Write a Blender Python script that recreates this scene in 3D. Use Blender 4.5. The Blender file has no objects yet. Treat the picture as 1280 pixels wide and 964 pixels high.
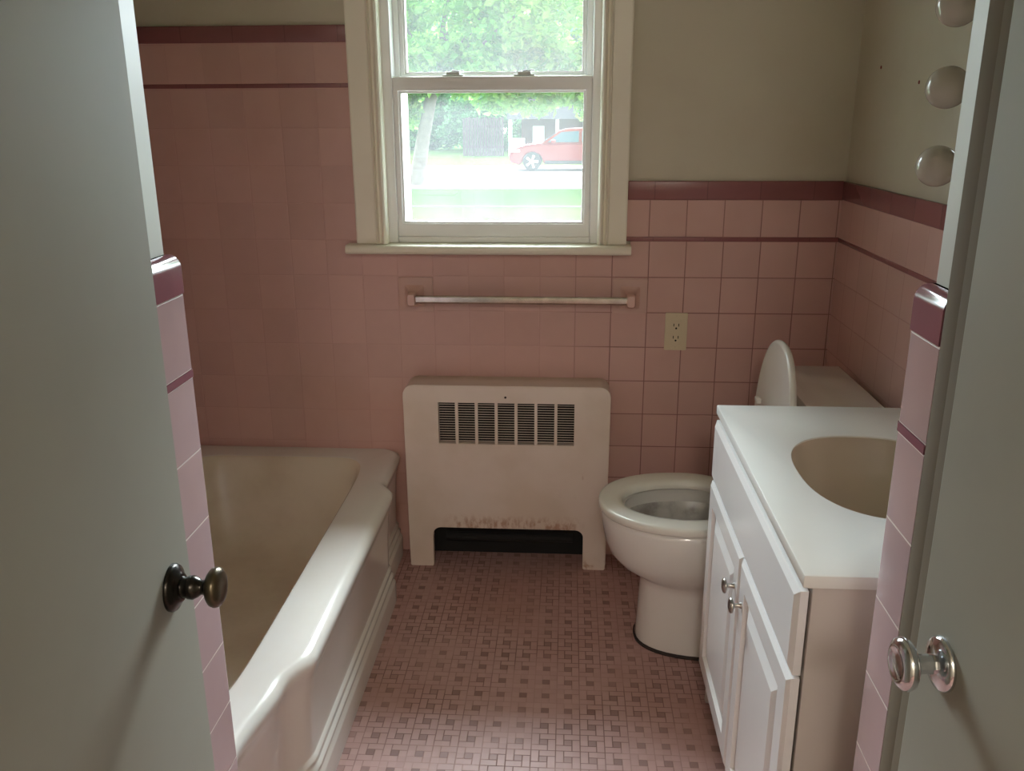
import bpy, bmesh, math, random
from mathutils import Vector, Matrix
random.seed(7)
scn = bpy.context.scene
COL = scn.collection
PI = math.pi
H = 1.39                      # eye height
T = 0.1085                    # wall tile pitch
YB = 2.628                    # face of the tiles on the window wall
XR = 0.791                    # face of the tiles on the right wall
XL = -1.262                   # face of the tiles on the left wall
ZS = 1.037                    # underside of the liner stripe
CX = XR - 0.1144              # a vertical joint of the window wall grid

# ------------------------------------------------------------------ materials
class E:
    """tiny expression helper over shader math nodes"""
    nt = None
    def __init__(s, sock): s.s = sock
    @staticmethod
    def m(op, *a, clamp=False):
        n = E.nt.nodes.new('ShaderNodeMath'); n.operation = op; n.use_clamp = clamp
        for i, v in enumerate(a):
            if isinstance(v, E): E.nt.links.new(v.s, n.inputs[i])
            else: n.inputs[i].default_value = v
        return E(n.outputs[0])
    def __add__(s, o): return E.m('ADD', s, o)
    __radd__ = __add__
    def __sub__(s, o): return E.m('SUBTRACT', s, o)
    def __rsub__(s, o): return E.m('SUBTRACT', o, s)
    def __mul__(s, o): return E.m('MULTIPLY', s, o)
    __rmul__ = __mul__
    def __truediv__(s, o): return E.m('DIVIDE', s, o)
    def fr(s): return E.m('FRACT', s)
    def fl(s): return E.m('FLOOR', s)
    def ab(s): return E.m('ABSOLUTE', s)
    def lt(s, o): return E.m('LESS_THAN', s, o)
    def gt(s, o): return E.m('GREATER_THAN', s, o)
    def mx(s, o): return E.m('MAXIMUM', s, o)
    def mn(s, o): return E.m('MINIMUM', s, o)
    def cl(s): return E.m('ADD', s, 0.0, clamp=True)
    def ss(s, a, b):
        n = E.nt.nodes.new('ShaderNodeMapRange'); n.interpolation_type = 'SMOOTHSTEP'
        E.nt.links.new(s.s, n.inputs[0]); n.inputs[1].default_value = a; n.inputs[2].default_value = b
        return E(n.outputs[0])

def new_mat(name):
    m = bpy.data.materials.new(name); m.use_nodes = True
    nt = m.node_tree; nt.nodes.clear(); E.nt = nt
    out = nt.nodes.new('ShaderNodeOutputMaterial')
    b = nt.nodes.new('ShaderNodeBsdfPrincipled'); nt.links.new(b.outputs[0], out.inputs[0])
    return m, nt, b, out
def rgb(c): return (c[0], c[1], c[2], 1.0)
def pos():
    g = E.nt.nodes.new('ShaderNodeNewGeometry'); s = E.nt.nodes.new('ShaderNodeSeparateXYZ')
    E.nt.links.new(g.outputs['Position'], s.inputs[0])
    return E(s.outputs[0]), E(s.outputs[1]), E(s.outputs[2]), g.outputs['Position']
def comb(x, y, z):
    n = E.nt.nodes.new('ShaderNodeCombineXYZ')
    for i, v in enumerate((x, y, z)):
        if isinstance(v, E): E.nt.links.new(v.s, n.inputs[i])
        else: n.inputs[i].default_value = v
    return n.outputs[0]
def noise(vec, scale, detail=3.0, rough=0.55):
    n = E.nt.nodes.new('ShaderNodeTexNoise'); n.inputs['Scale'].default_value = scale
    n.inputs['Detail'].default_value = detail; n.inputs['Roughness'].default_value = rough
    if vec is not None: E.nt.links.new(vec, n.inputs['Vector'])
    return E(n.outputs['Fac'])
def white(vec):
    n = E.nt.nodes.new('ShaderNodeTexWhiteNoise'); n.noise_dimensions = '3D'
    E.nt.links.new(vec, n.inputs['Vector']); return E(n.outputs['Value'])
def mix(a, b, f):
    n = E.nt.nodes.new('ShaderNodeMix'); n.data_type = 'RGBA'
    if isinstance(f, E): E.nt.links.new(f.s, n.inputs[0])
    else: n.inputs[0].default_value = f
    for i, c in ((6, a), (7, b)):
        if isinstance(c, tuple): n.inputs[i].default_value = rgb(c)
        else: E.nt.links.new(c, n.inputs[i])
    return n.outputs[2]
def bump(b, h, strength=0.3, dist=0.002):
    n = E.nt.nodes.new('ShaderNodeBump'); n.inputs['Strength'].default_value = strength
    n.inputs['Distance'].default_value = dist
    E.nt.links.new(h.s, n.inputs['Height']); E.nt.links.new(n.outputs[0], b.inputs['Normal'])
def setc(b, c, rough=0.5, metal=0.0, spec=None):
    if isinstance(c, tuple): b.inputs['Base Color'].default_value = rgb(c)
    else: E.nt.links.new(c, b.inputs['Base Color'])
    if isinstance(rough, E): E.nt.links.new(rough.s, b.inputs['Roughness'])
    else: b.inputs['Roughness'].default_value = rough
    b.inputs['Metallic'].default_value = metal
    if spec is not None: b.inputs['Specular IOR Level'].default_value = spec

def simple(name, c, rough=0.5, metal=0.0, var=0.06, scale=8.0, bmp=0.0, spec=None):
    m, nt, b, o = new_mat(name)
    x, y, z, p = pos(); n = noise(p, scale)
    dark = tuple(v * (1 - var * 2) for v in c); lite = tuple(min(1, v * (1 + var)) for v in c)
    setc(b, mix(dark, lite, n), rough, metal, spec)
    if bmp: bump(b, noise(p, scale * 12), bmp, 0.001)
    return m

PINK = (0.58, 0.365, 0.32)
PINK_WING = (0.55, 0.40, 0.41)
ROSE = (0.25, 0.092, 0.09)
def tile_mat(name, axis, off, zoff, lo, hi, pink=PINK, grout=(0.21, 0.09, 0.078), grad=None, rough=0.3, w=0.014):
    """glazed square wall tile; lo..hi is how dark the dirt in the joints is, grad=(x0,x1) where it changes"""
    m, nt, b, o = new_mat(name)
    x, y, z, p = pos()
    u = ((x if axis == 'x' else y) - off) / T; v = (z - zoff) / T
    du = E.m('SUBTRACT', 0.5, (u.fr() - 0.5).ab()); dv = E.m('SUBTRACT', 0.5, (v.fr() - 0.5).ab())
    d = du.mn(dv); line = 1.0 - d.ss(w * 0.45, w * 1.35)
    rnd = white(comb((u.fl()), (v.fl()), 3.0))
    big = noise(p, 2.3, 4); fine = noise(p, 21, 3)
    if grad: g = x.ss(grad[0], grad[1]) * (hi - lo) + lo
    else: g = big * (hi - lo) + lo
    dirt = (line * g * (0.55 + 0.9 * noise(p, 6, 2))).cl()
    base = mix(tuple(c * 0.9 for c in pink), tuple(c * 1.06 for c in pink), rnd * 0.55 + fine * 0.45)
    base = mix(base, tuple(c * f for c, f in zip(pink, (0.86, 0.78, 0.7))), (big.ss(0.45, 0.75)) * 0.5)
    setc(b, mix(base, grout, dirt), (line * 0.35 + rough).cl())
    bump(b, 1.0 - line, 0.35, 0.0012)
    return m
def plain_tile(name, c, axis, pitch, off, rough=0.25):
    m, nt, b, o = new_mat(name)
    x, y, z, p = pos(); u = ((x if axis == 'x' else y) - off) / pitch
    d = E.m('SUBTRACT', 0.5, (u.fr() - 0.5).ab()); line = 1.0 - d.ss(0.004, 0.012)
    base = mix(tuple(k * 0.82 for k in c), tuple(k * 1.12 for k in c), noise(p, 9) * 0.6 + white(comb(u.fl(), 1.0, 2.0)) * 0.4)
    setc(b, mix(base, tuple(k * 0.6 for k in c), line * 0.7), rough)
    bump(b, 1.0 - line, 0.3, 0.001)
    return m

M = {}
M['tile_window_wall'] = tile_mat('pink_wall_tile', 'x', CX, ZS, 0.06, 0.85, grad=(-0.12, 0.22))
M['tile_window_wall_top'] = tile_mat('pink_wall_tile_upper_course', 'x', CX - 0.003, 1.049, 0.06, 0.8, grad=(-0.12, 0.22))
M['tile_surround_top'] = tile_mat('pink_surround_tile', 'x', CX, 1.486, 0.03, 0.05)
M['tile_side'] = tile_mat('pink_side_wall_tile', 'y', YB - 0.1, ZS, 0.05, 0.25)
M['tile_side_top'] = tile_mat('pink_side_wall_tile_upper_course', 'y', YB - 0.1, 1.049, 0.0, 0.1)
for _s, _o in (('left', 1.068), ('right', 0.9045)):
  M['tile_wing_' + _s] = tile_mat('pink_bullnose_tile_' + _s, 'y', _o, ZS, 0.8, 1.0, pink=PINK_WING, grout=(0.82, 0.74, 0.7), rough=0.2, w=0.011)
  M['tile_wing_top_' + _s] = tile_mat('pink_bullnose_tile_upper_course_' + _s, 'y', _o, 1.049, 0.8, 1.0, pink=PINK_WING, grout=(0.82, 0.74, 0.7), rough=0.2, w=0.011)
M['rose_x'] = plain_tile('rose_cap_tile', ROSE, 'x', 0.152, 0.1)
M['rose_y'] = plain_tile('rose_cap_tile_side', ROSE, 'y', 0.152, 0.1)
M['rose_wing'] = plain_tile('rose_bullnose', (0.27, 0.105, 0.135), 'y', 2.0, 0.05, 0.16)
M['grout_white'] = simple('pale_grout', (0.82, 0.74, 0.7), 0.8)

def paint(name, c, stain, amt=0.5, rough=0.55):
    m, nt, b, o = new_mat(name)
    x, y, z, p = pos(); a = noise(p, 2.2, 5, 0.6); f = noise(p, 30, 2)
    setc(b, mix(mix(c, stain, (a.ss(0.4, 0.72)) * amt), tuple(k * 0.94 for k in c), f * 0.3), rough)
    bump(b, noise(p, 140, 2), 0.06, 0.001)
    return m
M['paint'] = paint('cream_wall_paint', (0.55, 0.51, 0.40), (0.46, 0.40, 0.28))
M['ceiling'] = paint('ceiling_paint', (0.72, 0.69, 0.60), (0.62, 0.57, 0.46))
M['hall'] = paint('hall_paint', (0.62, 0.60, 0.52), (0.55, 0.52, 0.44))
M['reveal'] = paint('glossy_cream_reveal_paint', (0.60, 0.61, 0.55), (0.52, 0.50, 0.42), 0.4, 0.45)
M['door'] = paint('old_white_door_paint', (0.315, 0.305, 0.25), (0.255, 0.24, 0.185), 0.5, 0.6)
M['trim_dark'] = paint('khaki_trim_paint', (0.17, 0.135, 0.085), (0.12, 0.09, 0.055), 0.6, 0.85)
M['casing'] = paint('cream_casing_paint', (0.82, 0.78, 0.66), (0.72, 0.66, 0.52), 0.5, 0.42)
M['vinyl'] = simple('white_vinyl', (0.86, 0.86, 0.85), 0.35, var=0.02)
M['latch'] = simple('grey_white_latch', (0.6, 0.61, 0.58), 0.35)
M['exterior'] = simple('white_exterior_siding', (0.75, 0.77, 0.78), 0.6)

# floor: pinwheel mosaic
def floor_mat():
    m, nt, b, o = new_mat('pinwheel_mosaic_floor')
    x, y, z, p = pos(); P = 0.0565
    a = ((x + 0.011) / P).fr() * 3.0; c = ((y + 0.02) / P).fr() * 3.0
    ca = ((x + 0.011) / P).fl(); cc = ((y + 0.02) / P).fl()
    w0, w1 = 0.03, 0.095
    def seg(k, t, o0, o1, perp):
        d = (t - float(k)).ab(); s = 1.0 - d.ss(w0, w1)
        return s * perp.gt(o0) * perp.lt(o1)
    edge = E.m('SUBTRACT', 1.5, (a - 1.5).ab()); edge2 = E.m('SUBTRACT', 1.5, (c - 1.5).ab())
    L = (1.0 - edge.ss(w0 * 0.8, w1)).mx(1.0 - edge2.ss(w0 * 0.8, w1))
    for s in (seg(2, a, -0.1, 2.0, c), seg(2, c, 1.0, 3.1, a), seg(1, a, 1.0, 3.1, c), seg(1, c, -0.1, 2.0, a)):
        L = L.mx(s)
    dot = a.gt(1.0) * a.lt(2.0) * c.gt(1.0) * c.lt(2.0)
    q1 = a.gt(1.0); q2 = c.gt(1.0); q3 = a.gt(2.0); q4 = c.gt(2.0)
    rid = white(comb(ca * 7.0 + q1 * 1.0 + q3 * 2.0, cc * 5.0 + q2 * 1.0 + q4 * 2.0, 1.0))
    big = noise(p, 3.0, 3)
    tile = mix((0.42, 0.25, 0.225), (0.49, 0.305, 0.28), rid * 0.6 + noise(p, 60, 2) * 0.4)
    tile = mix(tile, (0.38, 0.205, 0.17), big.ss(0.42, 0.7) * 0.6)
    dcol = mix((0.22, 0.115, 0.105), (0.28, 0.155, 0.14), rid)
    base = mix(tile, dcol, dot * (0.45 + 0.5 * noise(p, 3.5, 3).ss(0.35, 0.6)))
    worn = noise(p, 4.5, 3).ss(0.36, 0.62)
    setc(b, mix(base, (0.15, 0.07, 0.06), L * (0.12 + 0.73 * worn)), (0.42 + L * 0.3).cl())
    bump(b, 1.0 - L, 0.25, 0.0008)
    return m
M['floor'] = floor_mat()

def enamel(name, c, stain, amt, rough=0.12, sc=3.0):
    m, nt, b, o = new_mat(name)
    x, y, z, p = pos(); a = noise(p, sc, 5, 0.6)
    setc(b, mix(c, stain, a.ss(0.42, 0.75) * amt), rough)
    b.inputs['Coat Weight'].default_value = 0.25; b.inputs['Coat Roughness'].default_value = 0.08
    return m
M['tub'] = enamel('white_tub_enamel', (0.74, 0.72, 0.67), (0.68, 0.63, 0.54), 0.4, 0.16)
M['basin'] = enamel('yellowed_shaded_tub_basin', (0.70, 0.63, 0.50), (0.56, 0.48, 0.36), 0.8, 0.25)  # slight yellowing, plus the shade inside the tub put into the beige
M['china'] = enamel('white_vitreous_china', (0.74, 0.72, 0.68), (0.68, 0.64, 0.58), 0.3, 0.1)
M['bowl_inside'] = enamel('shaded_bowl_inside', (0.50, 0.48, 0.45), (0.24, 0.22, 0.20), 0.9, 0.25, 14)  # darker than the china: shade low in the bowl put into the colour
M['seat'] = simple('white_plastic_seat', (0.74, 0.72, 0.65), 0.22, var=0.02)
M['caulk'] = simple('grimy_caulk', (0.035, 0.022, 0.018), 0.8, var=0.3, scale=60)
M['marble'] = simple('white_counter', (0.82, 0.83, 0.79), 0.25, var=0.015)
M['sink'] = simple('bone_sink_basin', (0.60, 0.53, 0.42), 0.3, var=0.02)
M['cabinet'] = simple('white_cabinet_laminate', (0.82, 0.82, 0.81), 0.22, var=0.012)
M['cab_shaded'] = simple('shaded_cabinet_side', (0.57, 0.52, 0.475), 0.5, var=0.03)  # grey-beige puts the shadow on the cabinet side into the base colour
M['black'] = simple('dark_hollow', (0.012, 0.011, 0.01), 0.9)
M['chrome'] = simple('chrome', (0.72, 0.73, 0.75), 0.12, 1.0, var=0.02)
M['nickel'] = simple('brushed_nickel', (0.42, 0.40, 0.37), 0.28, 1.0, var=0.04)
M['bronze'] = simple('dark_bronze', (0.035, 0.03, 0.024), 0.25, 0.8, var=0.2, scale=30)
M['brass_worn'] = simple('worn_bronze_face', (0.12, 0.095, 0.06), 0.3, 0.85, var=0.15, scale=30)
M['barmetal'] = simple('tarnished_towel_bar', (0.62, 0.60, 0.54), 0.22, 1.0, var=0.25, scale=25)
M['bracket'] = simple('pink_ceramic_bracket', (0.64, 0.42, 0.36), 0.22, var=0.04)
M['tile_plain'] = simple('pink_flush_tile', (0.57, 0.375, 0.32), 0.28, var=0.06)
M['ivory'] = simple('ivory_plastic', (0.62, 0.53, 0.36), 0.35, var=0.03)
M['opal'] = enamel('opal_glass', (0.52, 0.48, 0.41), (0.5, 0.46, 0.39), 0.2, 0.12)
M['red_plug'] = simple('red_plastic', (0.22, 0.03, 0.02), 0.5)

def radiator_mat():
    m, nt, b, o = new_mat('old_white_heater_paint')
    x, y, z, p = pos()
    base = mix((0.76, 0.66, 0.585), (0.69, 0.58, 0.49), noise(p, 4, 4).ss(0.4, 0.7))
    st = noise(comb(x * 1.6, y, z * 0.7), 38, 5, 0.65)
    low = (1.0 - (z - 0.15).ab().ss(0.004, 0.042)) * (1.0 - (x + 0.16).ab().ss(0.16, 0.24))
    f1 = (st.ss(0.43, 0.62) * low * 0.75).cl()
    scr = noise(comb(x * 2.2, y, z * 0.9), 26, 4).ss(0.6, 0.7) * (1.0 - (z - 0.29).ab().ss(0.02, 0.05)) * (1.0 - (x - 0.04).ab().ss(0.03, 0.07))
    f2 = (z.ss(0.600, 0.613) * (0.15 + 0.85 * y.ss(2.56, 2.62)) * (0.3 + 0.9 * noise(p, 18, 4)) * 0.85).cl()
    leg = (1.0 - z.ss(0.0, 0.05)) * noise(p, 45, 4).ss(0.5, 0.66) * x.gt(0.0) * 0.9
    c = mix(base, (0.40, 0.20, 0.11), f1.mx(scr * 0.4).mx(leg)); c = mix(c, (0.36, 0.25, 0.15), f2)
    setc(b, c, 0.42)
    return m
M['heater'] = radiator_mat()

def glass_mat(name, haze):
    m, nt, b, o = new_mat(name)
    nt.nodes.remove(b)
    tr = nt.nodes.new('ShaderNodeBsdfTransparent'); tr.inputs[0].default_value = (0.97, 0.99, 0.985, 1)
    tl = nt.nodes.new('ShaderNodeBsdfTranslucent'); tl.inputs[0].default_value = (0.93, 0.97, 1.0, 1)
    gl = nt.nodes.new('ShaderNodeBsdfGlossy'); gl.inputs['Roughness'].default_value = 0.02
    x, y, z, p = pos(); n = noise(p, 7, 3)
    m1 = nt.nodes.new('ShaderNodeMixShader'); m2 = nt.nodes.new('ShaderNodeMixShader')
    nt.links.new((n * haze * 0.6 + haze * 0.7).s, m1.inputs[0])
    nt.links.new(tr.outputs[0], m1.inputs[1]); nt.links.new(tl.outputs[0], m1.inputs[2])
    m2.inputs[0].default_value = 0.04
    nt.links.new(m1.outputs[0], m2.inputs[1]); nt.links.new(gl.outputs[0], m2.inputs[2])
    nt.links.new(m2.outputs[0], o.inputs[0])
    return m
HAZE = 0.025
M['glass'] = glass_mat('hazy_window_glass', HAZE)

def leaf_mat(name, c1, c2):
    m, nt, b, o = new_mat(name)
    g = nt.nodes.new('ShaderNodeNewGeometry'); r = E(g.outputs['Random Per Island'])
    col = mix(c1, c2, r); setc(b, col, 0.6)
    tl = nt.nodes.new('ShaderNodeBsdfTranslucent'); nt.links.new(col, tl.inputs[0])
    mx = nt.nodes.new('ShaderNodeMixShader'); mx.inputs[0].default_value = 0.55
    nt.links.new(b.outputs[0], mx.inputs[1]); nt.links.new(tl.outputs[0], mx.inputs[2])
    nt.links.new(mx.outputs[0], o.inputs[0])
    return m
M['leaf_yellow'] = leaf_mat('yellow_green_leaf', (0.11, 0.34, 0.06), (0.30, 0.52, 0.10))
M['leaf_mid'] = leaf_mat('green_leaf', (0.07, 0.26, 0.09), (0.19, 0.42, 0.16))
M['leaf_blue'] = leaf_mat('blue_green_leaf', (0.08, 0.28, 0.19), (0.22, 0.42, 0.32))
M['bark'] = simple('grey_brown_bark', (0.20, 0.17, 0.13), 0.9, var=0.3, scale=5)
def ground_mat(name, c1, c2, sc):
    m, nt, b, o = new_mat(name); x, y, z, p = pos()
    n = noise(p, sc, 5, 0.7); n2 = noise(p, sc * 8, 3)
    setc(b, mix(c1, c2, (n * 0.6 + n2 * 0.4).ss(0.35, 0.65)), 1.0, spec=0.0); return m
M['grass'] = ground_mat('lawn_grass', (0.032, 0.072, 0.014), (0.052, 0.098, 0.019), 0.5)
M['road'] = ground_mat('pale_concrete_road', (0.24, 0.235, 0.23), (0.28, 0.275, 0.27), 0.4)
M['kerb'] = ground_mat('weathered_kerb', (0.09, 0.105, 0.085), (0.12, 0.13, 0.11), 1.0)
M['fence'] = ground_mat('weathered_fence_wood', (0.085, 0.062, 0.072), (0.12, 0.09, 0.10), 2.0)
M['brick'] = ground_mat('brick_house_wall', (0.06, 0.035, 0.032), (0.085, 0.052, 0.045), 1.5)
M['white_post'] = simple('white_porch_paint', (0.85, 0.85, 0.84), 0.6)
M['roofing'] = ground_mat('grey_shingle_roof', (0.03, 0.034, 0.036), (0.045, 0.046, 0.05), 1.5)
M['car_red'] = simple('red_car_paint', (0.22, 0.012, 0.012), 0.2, 0.1, var=0.02)
M['tyre'] = simple('tyre_rubber', (0.02, 0.02, 0.022), 0.8)
M['car_glass'] = simple('blue_grey_car_glass', (0.06, 0.09, 0.13), 0.08, 0.0, var=0.02)
M['car_trim'] = simple('dark_car_cladding', (0.03, 0.03, 0.033), 0.6)
M['alloy'] = simple('alloy_wheel', (0.65, 0.66, 0.68), 0.3, 0.8)
M['lamp_clear'] = simple('headlamp_lens', (0.75, 0.77, 0.8), 0.1)
M['lamp_red'] = simple('tail_lamp_lens', (0.3, 0.01, 0.01), 0.15)

# ------------------------------------------------------------------ geometry helpers
def tag(o, label=None, cat=None, group=None, kind=None):
    if label: o['label'] = label
    if cat: o['category'] = cat
    if group: o['group'] = group
    if kind: o['kind'] = kind
    return o
def root_of(p):
    v = Vector((0, 0, 0))
    while p is not None:
        v = v + p.location; p = p.parent
    return v
def obj(name, bm, mat, parent=None, bevel=0.0, smooth=True, seg=3, angle=35):
    """one mesh object; vertices come in world space and are stored relative to the parent's origin"""
    off = root_of(parent)
    bmesh.ops.recalc_face_normals(bm, faces=bm.faces)
    if bevel > 0:
        es = [e for e in bm.edges if len(e.link_faces) == 2 and e.calc_face_angle(0) > math.radians(40)]
        bmesh.ops.bevel(bm, geom=es, offset=bevel, segments=seg, profile=0.5, affect='EDGES', clamp_overlap=True)
    if off.length: bmesh.ops.translate(bm, vec=-off, verts=bm.verts)
    me = bpy.data.meshes.new(name); bm.to_mesh(me); bm.free()
    for mm in (mat if isinstance(mat, (list, tuple)) else [mat]): me.materials.append(mm)
    if smooth:
        me.polygons.foreach_set('use_smooth', [True] * len(me.polygons))
        me.set_sharp_from_angle(angle=math.radians(angle))
    o = bpy.data.objects.new(name, me); COL.objects.link(o)
    if parent: o.parent = parent
    return o
def empty(name, loc, label=None, cat=None, group=None, kind=None, parent=None):
    o = bpy.data.objects.new(name, None); COL.objects.link(o)
    o.location = Vector(loc) - root_of(parent); o.empty_display_size = 0.1
    if parent: o.parent = parent
    return tag(o, label, cat, group, kind)
def box(bm, x0, x1, y0, y1, z0, z1, mi=0):
    vs = [bm.verts.new((x, y, z)) for x in (x0, x1) for y in (y0, y1) for z in (z0, z1)]
    for f in ((0, 1, 3, 2), (4, 6, 7, 5), (0, 4, 5, 1), (2, 3, 7, 6), (0, 2, 6, 4), (1, 5, 7, 3)):
        bm.faces.new([vs[i] for i in f]).material_index = mi
    return vs
def B(*a):
    bm = bmesh.new()
    for t in a: box(bm, *t)
    return bm
def loft(bm, loops, cap0=False, cap1=False, closed=True, mi=0):
    rows = [[bm.verts.new(p) for p in l] for l in loops]
    n = len(rows[0])
    for a, b in zip(rows, rows[1:]):
        for i in range(n if closed else n - 1):
            j = (i + 1) % n
            bm.faces.new((a[i], a[j], b[j], b[i])).material_index = mi
    if cap0: bm.faces.new(rows[0]).material_index = mi
    if cap1: bm.faces.new(rows[-1]).material_index = mi
    return rows
def lathe(bm, origin, axis, prof, n=32, scale_u=1.0, mi=0):
    """prof: list of (distance along axis, radius)"""
    a = Vector(axis).normalized(); up = Vector((0, 0, 1)) if abs(a.z) < 0.9 else Vector((1, 0, 0))
    u = a.cross(up).normalized(); v = a.cross(u).normalized(); o = Vector(origin)
    loops = [[o + a * d + (u * math.cos(t) * scale_u + v * math.sin(t)) * max(r, 1e-5) for t in [2 * PI * i / n for i in range(n)]] for d, r in prof]
    return loft(bm, loops, True, True, mi=mi)
def tube(bm, pts, radii, n=10):
    loops = []
    for i, (p, r) in enumerate(zip(pts, radii)):
        p = Vector(p); d = (Vector(pts[min(i + 1, len(pts) - 1)]) - Vector(pts[max(i - 1, 0)])).normalized()
        up = Vector((0, 1, 0)) if abs(d.y) < 0.9 else Vector((1, 0, 0))
        u = d.cross(up).normalized(); v = d.cross(u).normalized()
        loops.append([p + (u * math.cos(2 * PI * k / n) + v * math.sin(2 * PI * k / n)) * r for k in range(n)])
    loft(bm, loops, True, True)
def prism(bm, poly, holes, to3, d0, d1):
    """polygon with holes extruded between two depths; to3(u, v, d) gives the point"""
    loops = [poly] + list(holes)
    for d in (d0, d1):
        es = []
        for l in loops:
            vs = [bm.verts.new(to3(u, v, d)) for u, v in l]
            es += [bm.edges.new((vs[i], vs[(i + 1) % len(vs)])) for i in range(len(vs))]
        bmesh.ops.triangle_fill(bm, use_beauty=True, use_dissolve=False, edges=es)
    for l in loops:
        n = len(l)
        vs0 = [to3(u, v, d0) for u, v in l]; vs1 = [to3(u, v, d1) for u, v in l]
        for i in range(n):
            j = (i + 1) % n
            bm.faces.new([bm.verts.new(q) for q in (vs0[i], vs0[j], vs1[j], vs1[i])])
    bmesh.ops.remove_doubles(bm, verts=bm.verts, dist=1e-5)
def rrect(x0, x1, z0, z1, r, n=6, corners='1111'):
    """rounded rectangle points, corners order: bottom-left, bottom-right, top-right, top-left"""
    out = []
    for k, (cx, cz, a0) in enumerate(((x0 + r, z0 + r, PI), (x1 - r, z0 + r, 1.5 * PI), (x1 - r, z1 - r, 0), (x0 + r, z1 - r, 0.5 * PI))):
        if corners[k] == '1':
            out += [(cx + r * math.cos(a0 + PI / 2 * i / n), cz + r * math.sin(a0 + PI / 2 * i / n)) for i in range(n + 1)]
        else:
            out.append(((x0, x1, x1, x0)[k], (z0, z0, z1, z1)[k]))
    return out
xz = lambda u, v, d: (u, d, v)      # plane facing the window wall
yz = lambda u, v, d: (d, u, v)
xy = lambda u, v, d: (u, v, d)

# ------------------------------------------------------------------ the room
YP = YB + 0.010               # painted face of the window wall
XP = XR + 0.008
ZC = 2.45
WX0, WX1, WZ0, WZ1 = -0.545, 0.093, 1.020, 1.960   # window opening
tag(obj('floor', B((-1.5, 1.05, -2.4, 2.9, -0.06, 0.0)), M['floor'], smooth=False),
    'pinkish brown pinwheel mosaic tile floor with small dark squares', 'floor', kind='structure')
tag(obj('ceiling', B((-1.5, 1.05, -2.4, 2.87, ZC, ZC + 0.12)), M['ceiling'], smooth=False),
    'plain painted ceiling above the bathroom', 'ceiling', kind='structure')

bm = bmesh.new()
prism(bm, [(-1.45, -0.55), (1.0, -0.55), (1.0, ZC), (-1.45, ZC)], [[(WX0, WZ0), (WX1, WZ0), (WX1, WZ1), (WX0, WZ1)]], xz, YP, YP + 0.17)
wb = tag(obj('wall_back', bm, M['paint'], smooth=False), 'cream wall around the window with pink tile below', 'wall', kind='structure')
TH = 0.009
# field: tub surround part, strip below the window, part to the right of the window
bm = bmesh.new()
prism(bm, [(XL, 0.0), (XR, 0.0), (XR, ZS), (0.186, ZS), (0.186, 0.998), (-0.636, 0.998), (-0.636, 1.474), (XL, 1.474)], [], xz, YB, YP - 0.0005)
obj('tile_field', bm, M['tile_window_wall'], wb, smooth=False)
obj('liner_stripe', B((0.174, XR, YB - 0.0015, YP - 0.0005, ZS, 1.049)), M['rose_x'], wb, 0.0015)
obj('tile_course', B((0.174, XR, YB, YP - 0.0005, 1.049, 1.158)), M['tile_window_wall_top'], wb)
obj('cap_course', B((0.174, XR, YB - 0.004, YP - 0.0005, 1.158, 1.211)), M['rose_x'], wb, 0.003)
obj('liner_stripe', B((XL, -0.636, YB - 0.0015, YP - 0.0005, 1.474, 1.486)), M['rose_x'], wb, 0.0015)
obj('tile_course', B((XL, -0.636, YB, YP - 0.0005, 1.486, 1.597)), M['tile_surround_top'], wb)
obj('cap_course', B((XL, -0.636, YB - 0.004, YP - 0.0005, 1.597, 1.643)), M['rose_x'], wb, 0.003)

wr = tag(obj('wall_right', B((XP, 1.0, 0.9, YP, 0, ZC)), M['paint'], smooth=False),
         'cream right wall above pink tile behind the toilet and vanity', 'wall', kind='structure')
obj('tile_field', B((XR, XP - 0.0005, 1.003, YB, 0, ZS)), M['tile_side'], wr, smooth=False)
obj('liner_stripe', B((XR - 0.0015, XP - 0.0005, 1.003, YB, ZS, 1.049)), M['rose_y'], wr, 0.0015)
obj('tile_course', B((XR, XP - 0.0005, 1.003, YB, 1.049, 1.158)), M['tile_side_top'], wr)
obj('cap_course', B((XR - 0.004, XP - 0.0005, 1.003, YB - 0.004, 1.158, 1.211)), M['rose_y'], wr, 0.003)

wl = tag(obj('wall_left', B((-1.45, XL - 0.009, 1.0, YP, 0, ZC)), M['paint'], smooth=False),
         'left wall tiled in pink along the bathtub', 'wall', kind='structure')
obj('tile_field', B((XL - 0.0085, XL, 1.186, YB, 0, 1.474)), M['tile_side'], wl, smooth=False)
obj('liner_stripe', B((XL - 0.0085, XL + 0.0015, 1.186, YB, 1.474, 1.486)), M['rose_y'], wl)
obj('tile_course', B((XL - 0.0085, XL, 1.186, YB, 1.486, 1.597)), M['tile_side'], wl)
obj('cap_course', B((XL - 0.0085, XL + 0.004, 1.186, YB, 1.597, 1.643)), M['rose_y'], wl, 0.003)

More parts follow.
